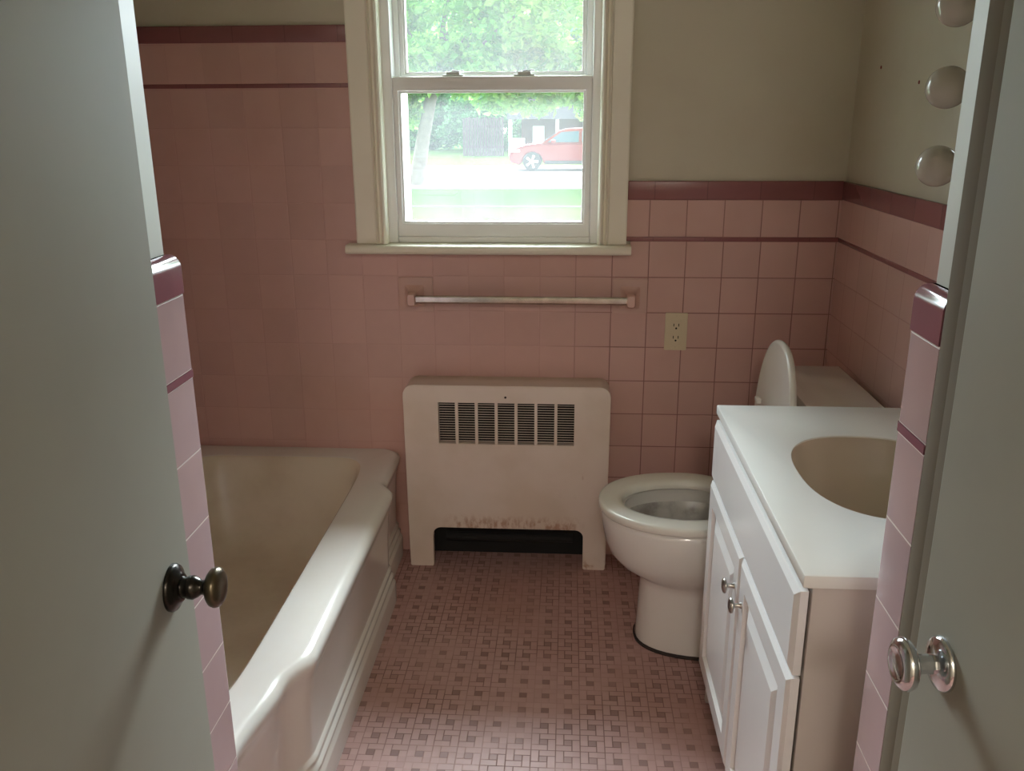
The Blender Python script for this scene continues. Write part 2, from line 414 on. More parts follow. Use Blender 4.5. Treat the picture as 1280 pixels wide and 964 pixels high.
# wing walls either side of the opening: painted above, bullnose tile below
def wing(name, label, sgn, xface, xpaint, xout, ynear, yfar, tile_y0):
    w = tag(obj(name, B((min(xpaint, xout), max(xpaint, xout), ynear, yfar - 0.008, 0, ZC)), M['reveal'], bevel=0.006), label, 'wall', kind='structure')
    def slab(nm, z0, z1, mat, grow=0.0, topround=False):
        # plan outline: reveal face, rounded outer corner, short return along the room side
        r = 0.009; xf = xface - sgn * grow; yf = yfar + grow
        pts = [(xpaint - sgn * 0.0, tile_y0), (xf, tile_y0)]
        for i in range(7):
            a = PI / 2 * i / 6
            pts.append((xf + sgn * (r - r * math.cos(a)), yf - r + r * math.sin(a)))
        xe = xout
        pts += [(xe, yf), (xe, yfar - 0.0075), (xpaint, yfar - 0.0075)]
        b = bmesh.new()
        if topround:
            # cap with a rounded top edge: shrink the visible outline while rising
            loops = []
            R = 0.017
            for k, (dz, ins) in enumerate([(0, 0), (z1 - z0 - R, 0)] + [(z1 - z0 - R + R * math.sin(a), R * 0.9 - R * 0.9 * math.cos(a)) for a in [PI / 2 * i / 7 for i in range(1, 8)]]):
                loop = []
                for q, (px, py) in enumerate(pts):
                    nx, ny = px, py
                    if 1 <= q <= 8: nx = px + sgn * ins
                    if 2 <= q <= 9 and q != 2: ny = py - ins
                    if q == 2: ny = py - ins * 0.2
                    loop.append((nx, ny, z0 + dz))
                loops.append(loop)
            loft(b, loops, True, True)
        else:
            prism(b, pts, [], xy, z0, z1)
        return obj(nm, b, mat, w, angle=50)
    zz = 0.0
    slab('bullnose_tile_field', 0.0, ZS, M['tile_wing_' + name.split('_')[-1]])
    slab('liner_stripe', ZS + 0.001, 1.048, M['rose_wing'], 0.0012)
    slab('bullnose_tile_course', 1.049, 1.1565, M['tile_wing_top_' + name.split('_')[-1]])
    slab('grout_line', 1.1565, 1.159, M['grout_white'], -0.0005)
    slab('bullnose_cap', 1.159, 1.213, M['rose_wing'], 0.0015, True)
    return w
wing('wall_near_left', 'narrow tiled wall end with rose bullnose cap beside the left door', -1, -0.532, -0.550, -1.272, -2.3, 1.174, 0.90)
wing('wall_near_right', 'narrow tiled wall end with rose bullnose cap beside the right door', 1, 0.389, 0.407, 0.795, 0.70, 0.997, 0.911)
tag(obj('wall_hall_right', B((0.62, 0.8, -2.3, 0.70, 0, ZC)), M['hall'], smooth=False), 'plain hall wall behind the right door', 'wall', kind='structure')
tag(obj('wall_front', B((-1.4, 0.9, -2.4, -2.3, 0, ZC)), M['hall'], smooth=False), 'plain hall wall facing the bathroom', 'wall', kind='structure')
obt = B((0.3880, 0.4065, 0.8705, 0.9085, 0.0, ZC), (0.3845, 0.4065, 0.80, 0.8695, 0.0, ZC))
tag(obj('trim_1', obt, M['trim_dark'], bevel=0.0015), 'khaki painted wood strip between the right tile edge and the right door', 'trim', kind='structure')

# ------------------------------------------------------------------ window
win = empty('window_1', (-0.226, YP, 1.02), 'white double hung window in cream casing looking onto the lawn', 'window', kind='structure')
yc0, yc1 = YB - 0.022, YP - 0.0005
# casing: flat board with a fluted inner band (profile swept up each side and across the head)
def casing_side(x_out, x_in, z0, z1):
    b = bmesh.new(); s = 1 if x_in > x_out else -1; w = abs(x_in - x_out)
    prof = [(0, yc1), (0, yc0 + 0.006), (0.004, yc0 + 0.004), (w * 0.62, yc0 + 0.004), (w * 0.65, yc0 - 0.004), (w * 0.70, yc0 - 0.006), (w * 0.74, yc0 + 0.002), (w * 0.80, yc0 + 0.003),
            (w * 0.84, yc0 - 0.008), (w * 0.90, yc0 - 0.011), (w * 0.96, yc0 - 0.008), (w, yc0 - 0.002), (w, yc1)]
    loft(b, [[(x_out + s * u, y, z) for u, y in prof] for z in (z0, z1)], True, True)
    return b
obj('casing', casing_side(-0.634, -0.538, 1.0285, 1.958), M['casing'], win, angle=25)
obj('casing', casing_side(0.173, 0.087, 1.0285, 1.958), M['casing'], win, angle=25)
obj('casing', B((-0.634, 0.173, yc0, yc1, 1.9585, 2.05)), M['casing'], win, 0.004)
bm = bmesh.new()
prism(bm, rrect(2.575, 2.7, 1.0, 1.0275, 0.012, 5, '1001'), [], yz, -0.662, 0.186)
obj('sill', bm, M['casing'], win, 0.002)
# vinyl frame (jambs, head, sloped sill) running through the wall
yo = 2.80
fr = B((-0.5445, -0.512, YB + 0.006, yo, 1.028, 1.955), (0.0645, 0.0925, YB + 0.006, yo, 1.028, 1.955), (-0.512, 0.0645, YB + 0.006, yo, 1.922, 1.955), (-0.512, 0.0645, YB + 0.012, yo, 1.028, 1.046))
box(fr, -0.512, -0.496, 2.685, yo, 1.046, 1.922); box(fr, 0.047, 0.0645, 2.685, yo, 1.046, 1.922)
obj('frame', fr, M['vinyl'], win, 0.003)
def sash(nm, y0, y1, x0, x1, z0, z1, gx0, gx1, gz0, gz1):
    b = bmesh.new()
    prism(b, [(x0, z0), (x1, z0), (x1, z1), (x0, z1)], [[(gx0, gz0), (gx1, gz0), (gx1, gz1), (gx0, gz1)]], xz, y0, y1)
    s = obj(nm, b, M['vinyl'], win, 0.003)
    # glazing bead
    b = bmesh.new(); q = 0.006
    prism(b, [(gx0 - q, gz0 - q), (gx1 + q, gz0 - q), (gx1 + q, gz1 + q), (gx0 - q, gz1 + q)], [[(gx0 + q, gz0 + q), (gx1 - q, gz0 + q), (gx1 - q, gz1 - q), (gx0 + q, gz1 - q)]], xz, y0 + 0.006, y1 - 0.004)
    obj('bead', b, M['vinyl'], s, 0.001)
    ym = (y0 + y1) / 2
    obj('pane', B((gx0 + 0.0005, gx1 - 0.0005, ym - 0.002, ym + 0.002, gz0 + 0.0005, gz1 - 0.0005)), M['glass'], s, smooth=False)
    return s
ls = sash('lower_sash', 2.640, 2.678, -0.5115, 0.0640, 1.0465, 1.503, -0.496, 0.046, 1.085, 1.464)
us = sash('upper_sash', 2.690, 2.726, -0.4955, 0.0465, 1.472, 1.9215, -0.484, 0.040, 1.512, 1.885)
for lx in (-0.336, -0.131):
    b = B((lx - 0.030, lx + 0.030, 2.646, 2.674, 1.5035, 1.508))
    box(b, lx - 0.019, lx + 0.019, 2.650, 2.672, 1.508, 1.516); box(b, lx - 0.004, lx + 0.030, 2.654, 2.662, 1.5165, 1.520)
    obj('sash_lock', b, M['latch'], ls, 0.0015)

# ------------------------------------------------------------------ doors
th = 0.064046
G = Vector((-math.sin(th), math.cos(th), 0)); RR = Vector((math.cos(th), math.sin(th), 0))
def dp(g, lat, z): return G * g + RR * lat + Vector((0, 0, z))
def leaf(name, label, lat, s, g0, g1):
    b = bmesh.new(); t = 0.035
    vs = []
    for g in (g0, g1):
        for l in (lat, lat - s * t):
            for z in (0.012, 2.04): vs.append(b.verts.new(dp(g, l, z)))
    for f in ((0, 1, 3, 2), (4, 6, 7, 5), (0, 4, 5, 1), (2, 3, 7, 6), (0, 2, 6, 4), (1, 5, 7, 3)): b.faces.new([vs[i] for i in f])
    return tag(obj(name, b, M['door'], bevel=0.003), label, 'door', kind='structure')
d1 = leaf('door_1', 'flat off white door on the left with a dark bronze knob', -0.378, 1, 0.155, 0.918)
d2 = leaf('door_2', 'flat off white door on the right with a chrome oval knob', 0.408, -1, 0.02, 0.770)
o = dp(0.862, -0.378, 0.893)
k1 = empty('door_knob', o, parent=d1)
bm = bmesh.new(); lathe(bm, o, RR, [(0, 0.0265), (0.003, 0.0268), (0.006, 0.025), (0.009, 0.019), (0.011, 0.0165), (0.0125, 0.015)], 36); obj('rosette', bm, M['bronze'], k1, angle=60)
bm = bmesh.new(); lathe(bm, o, RR, [(0.011, 0.013), (0.016, 0.0115), (0.019, 0.013), (0.024, 0.0135), (0.029, 0.011), (0.033, 0.008), (0.037, 0.0085), (0.040, 0.013)], 28); obj('shank', bm, M['bronze'], k1, angle=60)
bm = bmesh.new(); lathe(bm, o, RR, [(0.0385, 0.010), (0.0405, 0.0165), (0.044, 0.021), (0.0485, 0.0226), (0.053, 0.0215), (0.0565, 0.017), (0.0585, 0.010), (0.059, 0.001)], 36); obj('grip', bm, M['brass_worn'], k1, angle=60)
o = dp(0.716, 0.408, 0.892)
k2 = empty('door_knob', o, parent=d2)
A2 = -RR
bm = bmesh.new(); lathe(bm, o, A2, [(0, 0.0262), (0.003, 0.0265), (0.006, 0.024), (0.008, 0.017), (0.0095, 0.012)], 36); obj('rosette', bm, M['chrome'], k2, angle=60)
bm = bmesh.new(); lathe(bm, o, A2, [(0.009, 0.0095), (0.014, 0.0098), (0.016, 0.0092), (0.030, 0.0098)], 8); obj('shank', bm, M['chrome'], k2, angle=30)
bm = bmesh.new(); lathe(bm, o, A2, [(0.029, 0.008), (0.0295, 0.019), (0.0325, 0.0238), (0.037, 0.0256), (0.0415, 0.024), (0.0445, 0.019), (0.0452, 0.0165), (0.0435, 0.0145), (0.0425, 0.008), (0.0425, 0.001)], 40); obj('grip', bm, M['chrome'], k2, angle=60)

# ------------------------------------------------------------------ bathtub
tub = empty('bathtub', (-0.9, 1.9, 0.0), 'white enamel alcove bathtub with ridged apron along the left wall', 'bathtub')
TY0, TY1, TX0 = 1.186, YB - 0.003, XL + 0.003
def sst(a, b, v):
    t = max(0, min(1, (v - a) / (b - a))); return t * t * (3 - 2 * t)
def xout(y):
    near = -0.036 * (1 - sst(1.40, 1.50, y)) - 0.024 * (1 - sst(1.20, 1.40, y))
    far = -0.034 * sst(2.30, 2.365, y)
    return -0.494 + near + far
NS = 72
def sq():
    pts = []
    for i in range(NS): pts.append((1, -1 + 2 * i / NS))
    for i in range(20): pts.append((1 - 2 * i / 20, 1))
    for i in range(NS): pts.append((-1, 1 - 2 * i / NS))
    for i in range(20): pts.append((-1 + 2 * i / 20, -1))
    return pts
SQ = sq()
def outer(z, inset, cr=0.0):
    l = []
    for a, b in SQ:
        y = (TY0 + TY1) / 2 + b * (TY1 - TY0) / 2
        xo = xout(y) - inset
        # round the plan corner at the window wall end
        yy = TY1 - y
        if yy < 0.03: xo -= 0.03 - math.sqrt(max(0.0, 0.03 ** 2 - (0.03 - yy) ** 2)) if cr else 0
        l.append((TX0 + (xo - TX0) * (a + 1) / 2, y, z))
    return l
def inner(z, x0, x1, y0, y1, n):
    l = []
    for a, b in SQ:
        k = (abs(a) ** n + abs(b) ** n) ** (1 / n)
        l.append(((x0 + x1) / 2 + a / k * (x1 - x0) / 2, (y0 + y1) / 2 + b / k * (y1 - y0) / 2, z))
    return l
RZ = 0.362
bm = bmesh.new()
ap = [(0.0, 0.004), (0.060, 0.004), (0.066, 0.005), (0.072, 0.010), (0.078, 0.011), (0.084, 0.009), (0.088, 0.010), (0.093, 0.016), (0.099, 0.017), (0.105, 0.015), (0.109, 0.016), (0.114, 0.022), (0.120, 0.023),
      (0.21, 0.020), (0.29, 0.014), (0.312, 0.009), (0.328, 0.003), (0.340, 0.0005), (0.349, 0.003), (0.356, 0.009), (0.3605, 0.018), (RZ, 0.030)]
loops = [outer(z, i, 1) for z, i in ap]
loops += [inner(RZ, -1.195, -0.609, 1.262, 2.556, 9), inner(RZ - 0.003, -1.188, -0.617, 1.270, 2.549, 9)]
loft(bm, loops)
obj('apron_and_rim', bm, M['tub'], tub, angle=40)
bm = bmesh.new()
loops = [inner(RZ - 0.003, -1.188, -0.617, 1.270, 2.549, 9), inner(RZ - 0.012, -1.181, -0.624, 1.277, 2.542, 8), inner(RZ - 0.05, -1.174, -0.632, 1.286, 2.528, 7), inner(0.20, -1.155, -0.652, 1.31, 2.485, 6),
         inner(0.11, -1.14, -0.668, 1.335, 2.44, 5), inner(0.08, -1.12, -0.69, 1.36, 2.40, 5), inner(0.064, -1.08, -0.73, 1.41, 2.34, 4.5), inner(0.060, -1.0, -0.81, 1.55, 2.2, 4)]
loft(bm, loops, False, True)
obj('basin', bm, M['basin'], tub, angle=60)
bm = bmesh.new(); lathe(bm, (-0.905, 1.50, 0.0605), (0, 0, 1), [(0, 0.03), (0.002, 0.03), (0.003, 0.026), (0.0025, 0.002)], 24); obj('drain', bm, M['nickel'], tub)

# ------------------------------------------------------------------ convector heater under the window
RX0, RX1, RY0, RY1, RTOP = -0.497, 0.137, 2.520, YB - 0.003, 0.613
heater = empty('convector_heater', ((RX0 + RX1) / 2, 2.57, 0), 'old white metal convector heater cabinet with rusty stains under the window', 'heater')
ax0, ax1, az = -0.417, 0.062, 0.138
def arc(cx, cz, r, a0, a1, n=6): return [(cx + r * math.cos(a0 + (a1 - a0) * i / n), cz + r * math.sin(a0 + (a1 - a0) * i / n)) for i in range(n + 1)]
lr = 0.010
out = [(RX0 + 0.004, 0.004), (RX0 + 0.008, 0.0), (ax0 - 0.004, 0.0), (ax0, 0.004)] + list(reversed([])) + arc(ax0 + 0.026, az - 0.026, 0.026, PI, PI / 2) + arc(ax1 - 0.026, az - 0.026, 0.026, PI / 2, 0) + [(ax1, 0.004), (ax1 + 0.004, 0.0), (RX1 - 0.008, 0.0), (RX1 - 0.004, 0.004)] + arc(RX1 - 0.034, RTOP - 0.034, 0.034, 0, PI / 2) + arc(RX0 + 0.034, RTOP - 0.034, 0.034, PI / 2, PI)
gx0, gx1, gz0, gz1 = -0.389, 0.028, 0.424, 0.558
bm = bmesh.new()
prism(bm, out, [[(gx0, gz0), (gx1, gz0), (gx1, gz1), (gx0, gz1)]], xz, RY0, RY0 + 0.024)
# round only the outer rim of the front face
es = []
for e in bm.edges:
    if len(e.link_faces) == 2 and e.calc_face_angle(0) > 1.0 and all(abs(v.co.y - RY0) < 1e-5 for v in e.verts):
        c = (e.verts[0].co + e.verts[1].co) / 2
        if not (gx0 - 0.01 < c.x < gx1 + 0.01 and gz0 - 0.01 < c.z < gz1 + 0.01): es.append(e)
bmesh.ops.bevel(bm, geom=es, offset=0.0225, segments=6, profile=0.5, affect='EDGES', clamp_overlap=True)
obj('front_panel', bm, M['heater'], heater, angle=40)
# wrap-around: top and both sides, back to the wall
bm = bmesh.new()
t = 0.004
prof_o = [(RX0 + 0.001, 0.0)] + [(RX0 + 0.001, RTOP - 0.034)] + list(reversed(arc(RX0 + 0.034, RTOP - 0.034, 0.033, PI / 2, PI)))[1:] + arc(RX1 - 0.034, RTOP - 0.034, 0.033, PI / 2, 0) + [(RX1 - 0.001, 0.0)]
cx = (RX0 + RX1) / 2
prof_i = [(cx + (u - cx) * (1 - 2 * t / (RX1 - RX0)), v - (t if v > 0.3 else 0)) for u, v in prof_o]
prism(bm, prof_o + list(reversed(prof_i)), [], xz, RY0 + 0.0242, RY1)
obj('side_casing', bm, M['heater'], heater, angle=40)
# grille: bars with louvre slats in seven columns
bm = bmesh.new()
n_c, n_s = 7, 17
pitch = (gx1 - gx0 + 0.009) / n_c
for i in range(n_c - 1):
    xx = gx0 + pitch * (i + 1) - 0.009
    box(bm, xx, xx + 0.009, RY0 + 0.002, RY0 + 0.010, gz0 + 0.0003, gz1 - 0.0003)
zp = (gz1 - gz0) / n_s
for j in range(n_s + 1):
    zc = gz0 + zp * j
    z0_, z1_ = max(gz0 + 0.0003, zc - 0.0008), min(gz1 - 0.0003, zc + 0.0008)
    for i in range(n_c):
        xa = gx0 + pitch * i + (0.0002 if i else 0.0003); xb = gx0 + pitch * (i + 1) - 0.0092
        box(bm, xa, xb, RY0 + 0.008, RY0 + 0.0094, z0_, z1_)
obj('grille', bm, M['heater'], heater, smooth=False)
obj('dark_backing', B((RX0 + 0.03, RX1 - 0.03, RY0 + 0.030, RY0 + 0.034, 0.30, 0.585), (RX0 + 0.03, RX1 - 0.03, RY1 - 0.004, RY1 - 0.001, 0.001, 0.30)), M['black'], heater, smooth=False)  # black sheets stand in for the shade inside the heater
bm = bmesh.new(); lathe(bm, (-0.182, RY0, 0.577), (0, -1, 0), [(-0.001, 0.0035), (0.001, 0.0035), (0.002, 0.002)], 12); obj('screw', bm, M['caulk'], heater)
bm = bmesh.new()
tube(bm, [(-0.38, 2.57, 0.085), (-0.1, 2.57, 0.085), (0.03, 2.57, 0.085)], [0.014] * 3, 12)
for i in range(50):
    xx = -0.36 + 0.0075 * i
    box(bm, xx, xx + 0.001, 2.55, 2.60, 0.215, 0.29)
tube(bm, [(-0.39, 2.575, 0.25), (0.03, 2.575, 0.25)], [0.011] * 2, 10)
obj('heating_pipe', bm, M['black'], heater, smooth=False)

# ------------------------------------------------------------------ towel bar
tb = empty('towel_bar', (-0.14, YB, 0.869), 'tarnished square towel bar on pink ceramic brackets above the heater', 'towel bar')
bm = bmesh.new(); sec_ = [(2.5635, 0.8675), (2.5640, 0.875), (2.566, 0.8775), (2.582, 0.8775), (2.582, 0.856), (2.577, 0.8535), (2.572, 0.8540), (2.5640, 0.8605)]
loft(bm, [[(x_, a_, b_) for a_, b_ in sec_] for x_ in (-0.459, 0.185)], True, True)
obj('bar', bm, M['barmetal'], tb, angle=20)
for bx, lo in ((-0.4665, -0.5165), (0.190, 0.135)):
    b = bmesh.new(); prism(b, rrect(lo + 0.002, lo + 0.1065, 0.8185, 0.9245, 0.004, 3), [], xz, YB - 0.006, YB - 0.0005)
    obj('base_tile', b, M['tile_plain'], tb, 0.002)
    b = bmesh.new(); L = []
    for y, w, h in ((YB - 0.006, 0.030, 0.034), (YB - 0.014, 0.020, 0.026), (YB - 0.03, 0.015, 0.021), (2.585, 0.0125, 0.020), (2.560, 0.0125, 0.019), (2.554, 0.010, 0.016)):
        L.append([(bx + u, y, 0.867 + v) for u, v in rrect(-w, w, -h, h, 0.006, 4)])
    loft(b, L, True, True); obj('bracket', b, M['bracket'], tb, angle=50)

# ------------------------------------------------------------------ outlet
out_ = empty('wall_outlet', (0.333, YB, 0.763), 'ivory duplex wall outlet in the pink tile right of the towel bar', 'outlet')
bm = bmesh.new(); prism(bm, rrect(0.2995, 0.3665, 0.705, 0.821, 0.003, 3), [], xz, YB - 0.006, YB - 0.0005); obj('cover_plate', bm, M['ivory'], out_, 0.0025)
bm = bmesh.new(); prism(bm, rrect(0.3165, 0.3495, 0.726, 0.800, 0.002, 3), [], xz, YB - 0.0075, YB - 0.0061); rec = obj('receptacle', bm, M['ivory'], out_, 0.0006)
for zc in (0.782, 0.744):
    bm = B((0.3245, 0.3268, YB - 0.0079, YB - 0.0074, zc - 0.002, zc + 0.0065), (0.3392, 0.3415, YB - 0.0079, YB - 0.0074, zc - 0.002, zc + 0.0065))
    lathe(bm, (0.333, YB - 0.0074, zc - 0.008), (0, -1, 0), [(0, 0.003), (0.0005, 0.003)], 12); obj('slot', bm, M['black'], rec, smooth=False)
for zc in (0.8115, 0.7145):
    bm = bmesh.new(); lathe(bm, (0.333, YB - 0.006, zc), (0, -1, 0), [(0, 0.0032), (0.0008, 0.003), (0.0012, 0.002)], 12); obj('screw', bm, M['ivory'], out_)

# ------------------------------------------------------------------ toilet
TYC = 2.165
toilet = empty('toilet', (0.45, TYC, 0), 'white toilet with its lid raised between the heater and the vanity', 'toilet')
def egg(xf, xb, w, z, n=48, xc=None, pw=2.15):
    c = xc if xc is not None else xf + (xb - xf) * 0.56
    l = []
    for i in range(n):
        a = 2 * PI * i / n; ca, sa = math.cos(a), math.sin(a)
        r = (abs(ca) ** pw + abs(sa) ** pw) ** (-1 / pw)
        l.append((c + (xb - c if ca > 0 else c - xf) * ca * r, TYC + w * sa * r, z))
    return l
bm = bmesh.new()
S = [(0.206, 0.68, 0.120, 0.0), (0.204, 0.68, 0.121, 0.012), (0.207, 0.68, 0.119, 0.06), (0.210, 0.68, 0.117, 0.13), (0.212, 0.68, 0.116, 0.180), (0.210, 0.68, 0.118, 0.198), (0.200, 0.68, 0.122, 0.210), (0.178, 0.68, 0.132, 0.222),
     (0.150, 0.68, 0.146, 0.240), (0.127, 0.68, 0.159, 0.268), (0.112, 0.68, 0.169, 0.305), (0.104, 0.68, 0.176, 0.345), (0.101, 0.68, 0.180, 0.372), (0.104, 0.678, 0.178, 0.387), (0.116, 0.665, 0.168, 0.391)]
loft(bm, [egg(a, b, w, z, pw=2.2 if z > 0.2 else 2.4, xc=0.36 if z > 0.2 else 0.42) for a, b, w, z in S])
obj('bowl', bm, M['china'], toilet, angle=70)
bm = bmesh.new()
loft(bm, [egg(0.116, 0.665, 0.168, 0.391, xc=0.36), egg(0.163, 0.50, 0.118, 0.391, xc=0.33), egg(0.156, 0.50, 0.124, 0.375, xc=0.33), egg(0.156, 0.50, 0.124, 0.352, xc=0.33)]); loft(bm, [egg(0.156, 0.50, 0.124, 0.352, xc=0.33), egg(0.170, 0.48, 0.112, 0.325, xc=0.33), egg(0.20, 0.45, 0.098, 0.27, xc=0.33), egg(0.25, 0.42, 0.07, 0.21, xc=0.34), egg(0.29, 0.40, 0.045, 0.19, xc=0.35)], False, True, mi=1)
obj('bowl_interior', bm, [M['china'], M['bowl_inside']], toilet, angle=70)
bm = bmesh.new()
loft(bm, [egg(0.200, 0.684, 0.124, 0.0005, pw=2.4, xc=0.42), egg(0.1985, 0.685, 0.1255, 0.005, pw=2.4, xc=0.42), egg(0.203, 0.682, 0.121, 0.010, pw=2.4, xc=0.42)])
obj('caulk_line', bm, M['caulk'], toilet)
bm = bmesh.new()
def ring(xf, xb, w, z): return egg(xf, xb, w, z, 56, 0.33)
loops = [ring(0.104, 0.492, 0.176, 0.393), ring(0.095, 0.499, 0.185, 0.3945), ring(0.093, 0.50, 0.187, 0.397), ring(0.093, 0.50, 0.187, 0.409), ring(0.095, 0.499, 0.185, 0.4135), ring(0.101, 0.493, 0.179, 0.416), ring(0.140, 0.465, 0.136, 0.4155), ring(0.152, 0.452, 0.122, 0.412), ring(0.157, 0.447, 0.116, 0.404), ring(0.157, 0.447, 0.116, 0.394), ring(0.104, 0.492, 0.176, 0.393)]
loft(bm, loops); bmesh.ops.remove_doubles(bm, verts=bm.verts, dist=1e-5)
obj('seat', bm, M['seat'], toilet, angle=50)
# raised lid: egg outline standing in the yz plane, leaning a little on the tank
def lidloop(s, off):
    pts = []
    for i in range(56):
        a = 2 * PI * i / 56; ca, sa = math.cos(a), math.sin(a)
        pw = 2.2; r = (abs(ca) ** pw + abs(sa) ** pw) ** (-1 / pw)
        h = 0.195 + (0.235 if ca > 0 else 0.195) * ca * r * s; w = 0.187 * sa * r * s
        pts.append((0.520 + off + h * 0.045, TYC + w, 0.418 + h))
    return pts
bm = bmesh.new()
loft(bm, [lidloop(0.90, -0.002), lidloop(0.955, -0.004), lidloop(0.985, -0.004), lidloop(1.0, 0.0), lidloop(1.0, 0.006), lidloop(0.985, 0.012), lidloop(0.94, 0.015), lidloop(0.5, 0.019)], True, True)
lid = obj('lid', bm, M['seat'], toilet, angle=50)
for q in (0.09, -0.09): obj('bumper', B((0.506, 0.5185, TYC + q - 0.015, TYC + q + 0.015, 0.66, 0.674)), M['seat'], lid, 0.003)
for q in (0.0775, -0.0775): obj('hinge', B((0.496, 0.545, TYC + q - 0.0175, TYC + q + 0.0175, 0.4165, 0.437)), M['seat'], toilet, 0.006)
bm = bmesh.new()
def tankl(x0, x1, hw, z, r): return [(u, v, z) for u, v in [(x1, TYC - hw), (x1, TYC + hw)] + [(x0 + r + r * math.cos(PI / 2 + PI / 2 * i / 10), TYC + hw - r + r * math.sin(PI / 2 + PI / 2 * i / 10)) for i in range(11)] + [(x0 + r + r * math.cos(PI + PI / 2 * i / 10), TYC - hw + r + r * math.sin(PI + PI / 2 * i / 10)) for i in range(11)]]
loft(bm, [tankl(0.605, 0.745, 0.195, 0.392, 0.06), tankl(0.598, 0.755, 0.206, 0.42, 0.06), tankl(0.59, 0.757, 0.217, 0.60, 0.065), tankl(0.588, 0.757, 0.22, 0.690, 0.065)], True, True)
obj('tank', bm, M['china'], toilet, angle=50)
bm = bmesh.new()
loft(bm, [tankl(0.585, 0.758, 0.224, 0.6905, 0.07), tankl(0.578, 0.762, 0.231, 0.694, 0.075), tankl(0.576, 0.764, 0.233, 0.712, 0.076), tankl(0.579, 0.762, 0.230, 0.722, 0.075), tankl(0.589, 0.755, 0.222, 0.726, 0.07)], True, True)
obj('tank_lid', bm, M['china'], toilet, angle=50)

# ------------------------------------------------------------------ vanity
VY0, VY1, VX = 1.134, 1.883, 0.357
van = empty('vanity_cabinet', (0.57, 1.508, 0), 'white vanity cabinet with two raised panel doors along the right wall', 'vanity cabinet')
ZB = 0.7485
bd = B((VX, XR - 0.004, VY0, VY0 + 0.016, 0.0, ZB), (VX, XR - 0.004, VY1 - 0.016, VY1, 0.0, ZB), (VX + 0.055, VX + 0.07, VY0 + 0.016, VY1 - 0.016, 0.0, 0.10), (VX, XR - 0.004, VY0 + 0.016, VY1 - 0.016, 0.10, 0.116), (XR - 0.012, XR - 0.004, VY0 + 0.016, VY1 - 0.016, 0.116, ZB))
obj('body', bd, M['cab_shaded'], van, 0.001)
obj('face_frame', B((VX + 0.0005, VX + 0.018, VY0 + 0.0162, VY1 - 0.0162, 0.585, 0.603), (VX + 0.0005, VX + 0.018, VY0 + 0.0162, VY1 - 0.0162, 0.71, ZB), (VX + 0.0005, VX + 0.018, 1.49, 1.526, 0.1165, 0.585)), M['cab_shaded'], van)
def slab_bevel(y0, y1, z0, z1, xf, xb, ch):
    """panel with a sloped chamfer all round its front face"""
    b = bmesh.new()
    loops = [[(xb, u, v) for u, v in ((y0, z0), (y1, z0), (y1, z1), (y0, z1))], [(xf + ch * 0.5, u, v) for u, v in ((y0, z0), (y1, z0), (y1, z1), (y0, z1))],
             [(xf, u, v) for u, v in ((y0 + ch, z0 + ch), (y1 - ch, z0 + ch), (y1 - ch, z1 - ch), (y0 + ch, z1 - ch))]]
    loft(b, loops, True, True); return b
XF, XB = 0.335, 0.3525
obj('false_drawer_front', slab_bevel(VY0 + 0.002, VY1 - 0.002, 0.598, 0.738, XF, XB, 0.012), M['cabinet'], van, smooth=False)
def vdoor(y0, y1, z0, z1, ky, kz):
    b = bmesh.new()
    R = lambda d: ((y0 + d, z0 + d), (y1 - d, z0 + d), (y1 - d, z1 - d), (y0 + d, z1 - d))
    seq = [(XB, 0), (XF + 0.005, 0), (XF, 0.009), (XF, 0.048), (XF + 0.0075, 0.054), (XF + 0.0075, 0.064), (XF + 0.001, 0.086), (XF + 0.001, 0.0865)]
    loft(b, [[(x, u, v) for u, v in R(d)] for x, d in seq], True, True)
    d = obj('door', b, M['cabinet'], van, smooth=False)
    b = bmesh.new(); lathe(b, (XF - 0.0002, ky, kz), (-1, 0, 0), [(0, 0.006), (0.002, 0.0055), (0.006, 0.004), (0.013, 0.0042), (0.015, 0.009), (0.017, 0.0145), (0.020, 0.015), (0.0225, 0.0125), (0.024, 0.006), (0.0242, 0.0005)], 28)
    obj('knob', b, M['nickel'], d, angle=60)
vdoor(1.511, VY1 - 0.002, 0.108, 0.592, 1.545, 0.512)
vdoor(VY0 + 0.002, 1.506, 0.108, 0.592, 1.472, 0.512)
# vanity top with an integral basin
vt = empty('sink_countertop', (0.57, 1.508, 0.75), 'white vanity countertop with a beige oval sink beside the toilet', 'countertop')
cyx, cyy, ea, eb = 0.578, 1.508, 0.152, 0.196
def el(s, z, n=72):
    l = []
    for i in range(n):
        c_, s_ = math.cos(2 * PI * i / n), math.sin(2 * PI * i / n); r_ = (abs(c_) ** 2.5 + abs(s_) ** 2.5) ** (-1 / 2.5)
        l.append((cyx + ea * s * c_ * r_, cyy + eb * s * s_ * r_, z))
    return l
bm = bmesh.new()
prism(bm, [(0.340, 1.124), (XR - 0.004, 1.124), (XR - 0.004, 1.893), (0.340, 1.893)], [[(p[0], p[1]) for p in el(1.0, 0)]], xy, 0.7495, 0.770)
obj('slab', bm, M['marble'], vt, 0.0025, seg=2)
bm = bmesh.new(); loft(bm, [el(1.0, 0.7665), el(0.975, 0.757), el(0.955, 0.74), el(0.90, 0.70), el(0.78, 0.665), el(0.55, 0.645), el(0.25, 0.638), el(0.1, 0.637)], False, True); obj('sink_basin', bm, M['sink'], vt, angle=80)
bm = bmesh.new(); lathe(bm, (cyx, cyy, 0.6375), (0, 0, 1), [(0, 0.022), (0.002, 0.022), (0.003, 0.018), (0.001, 0.002)], 24); obj('drain', bm, M['chrome'], vt)

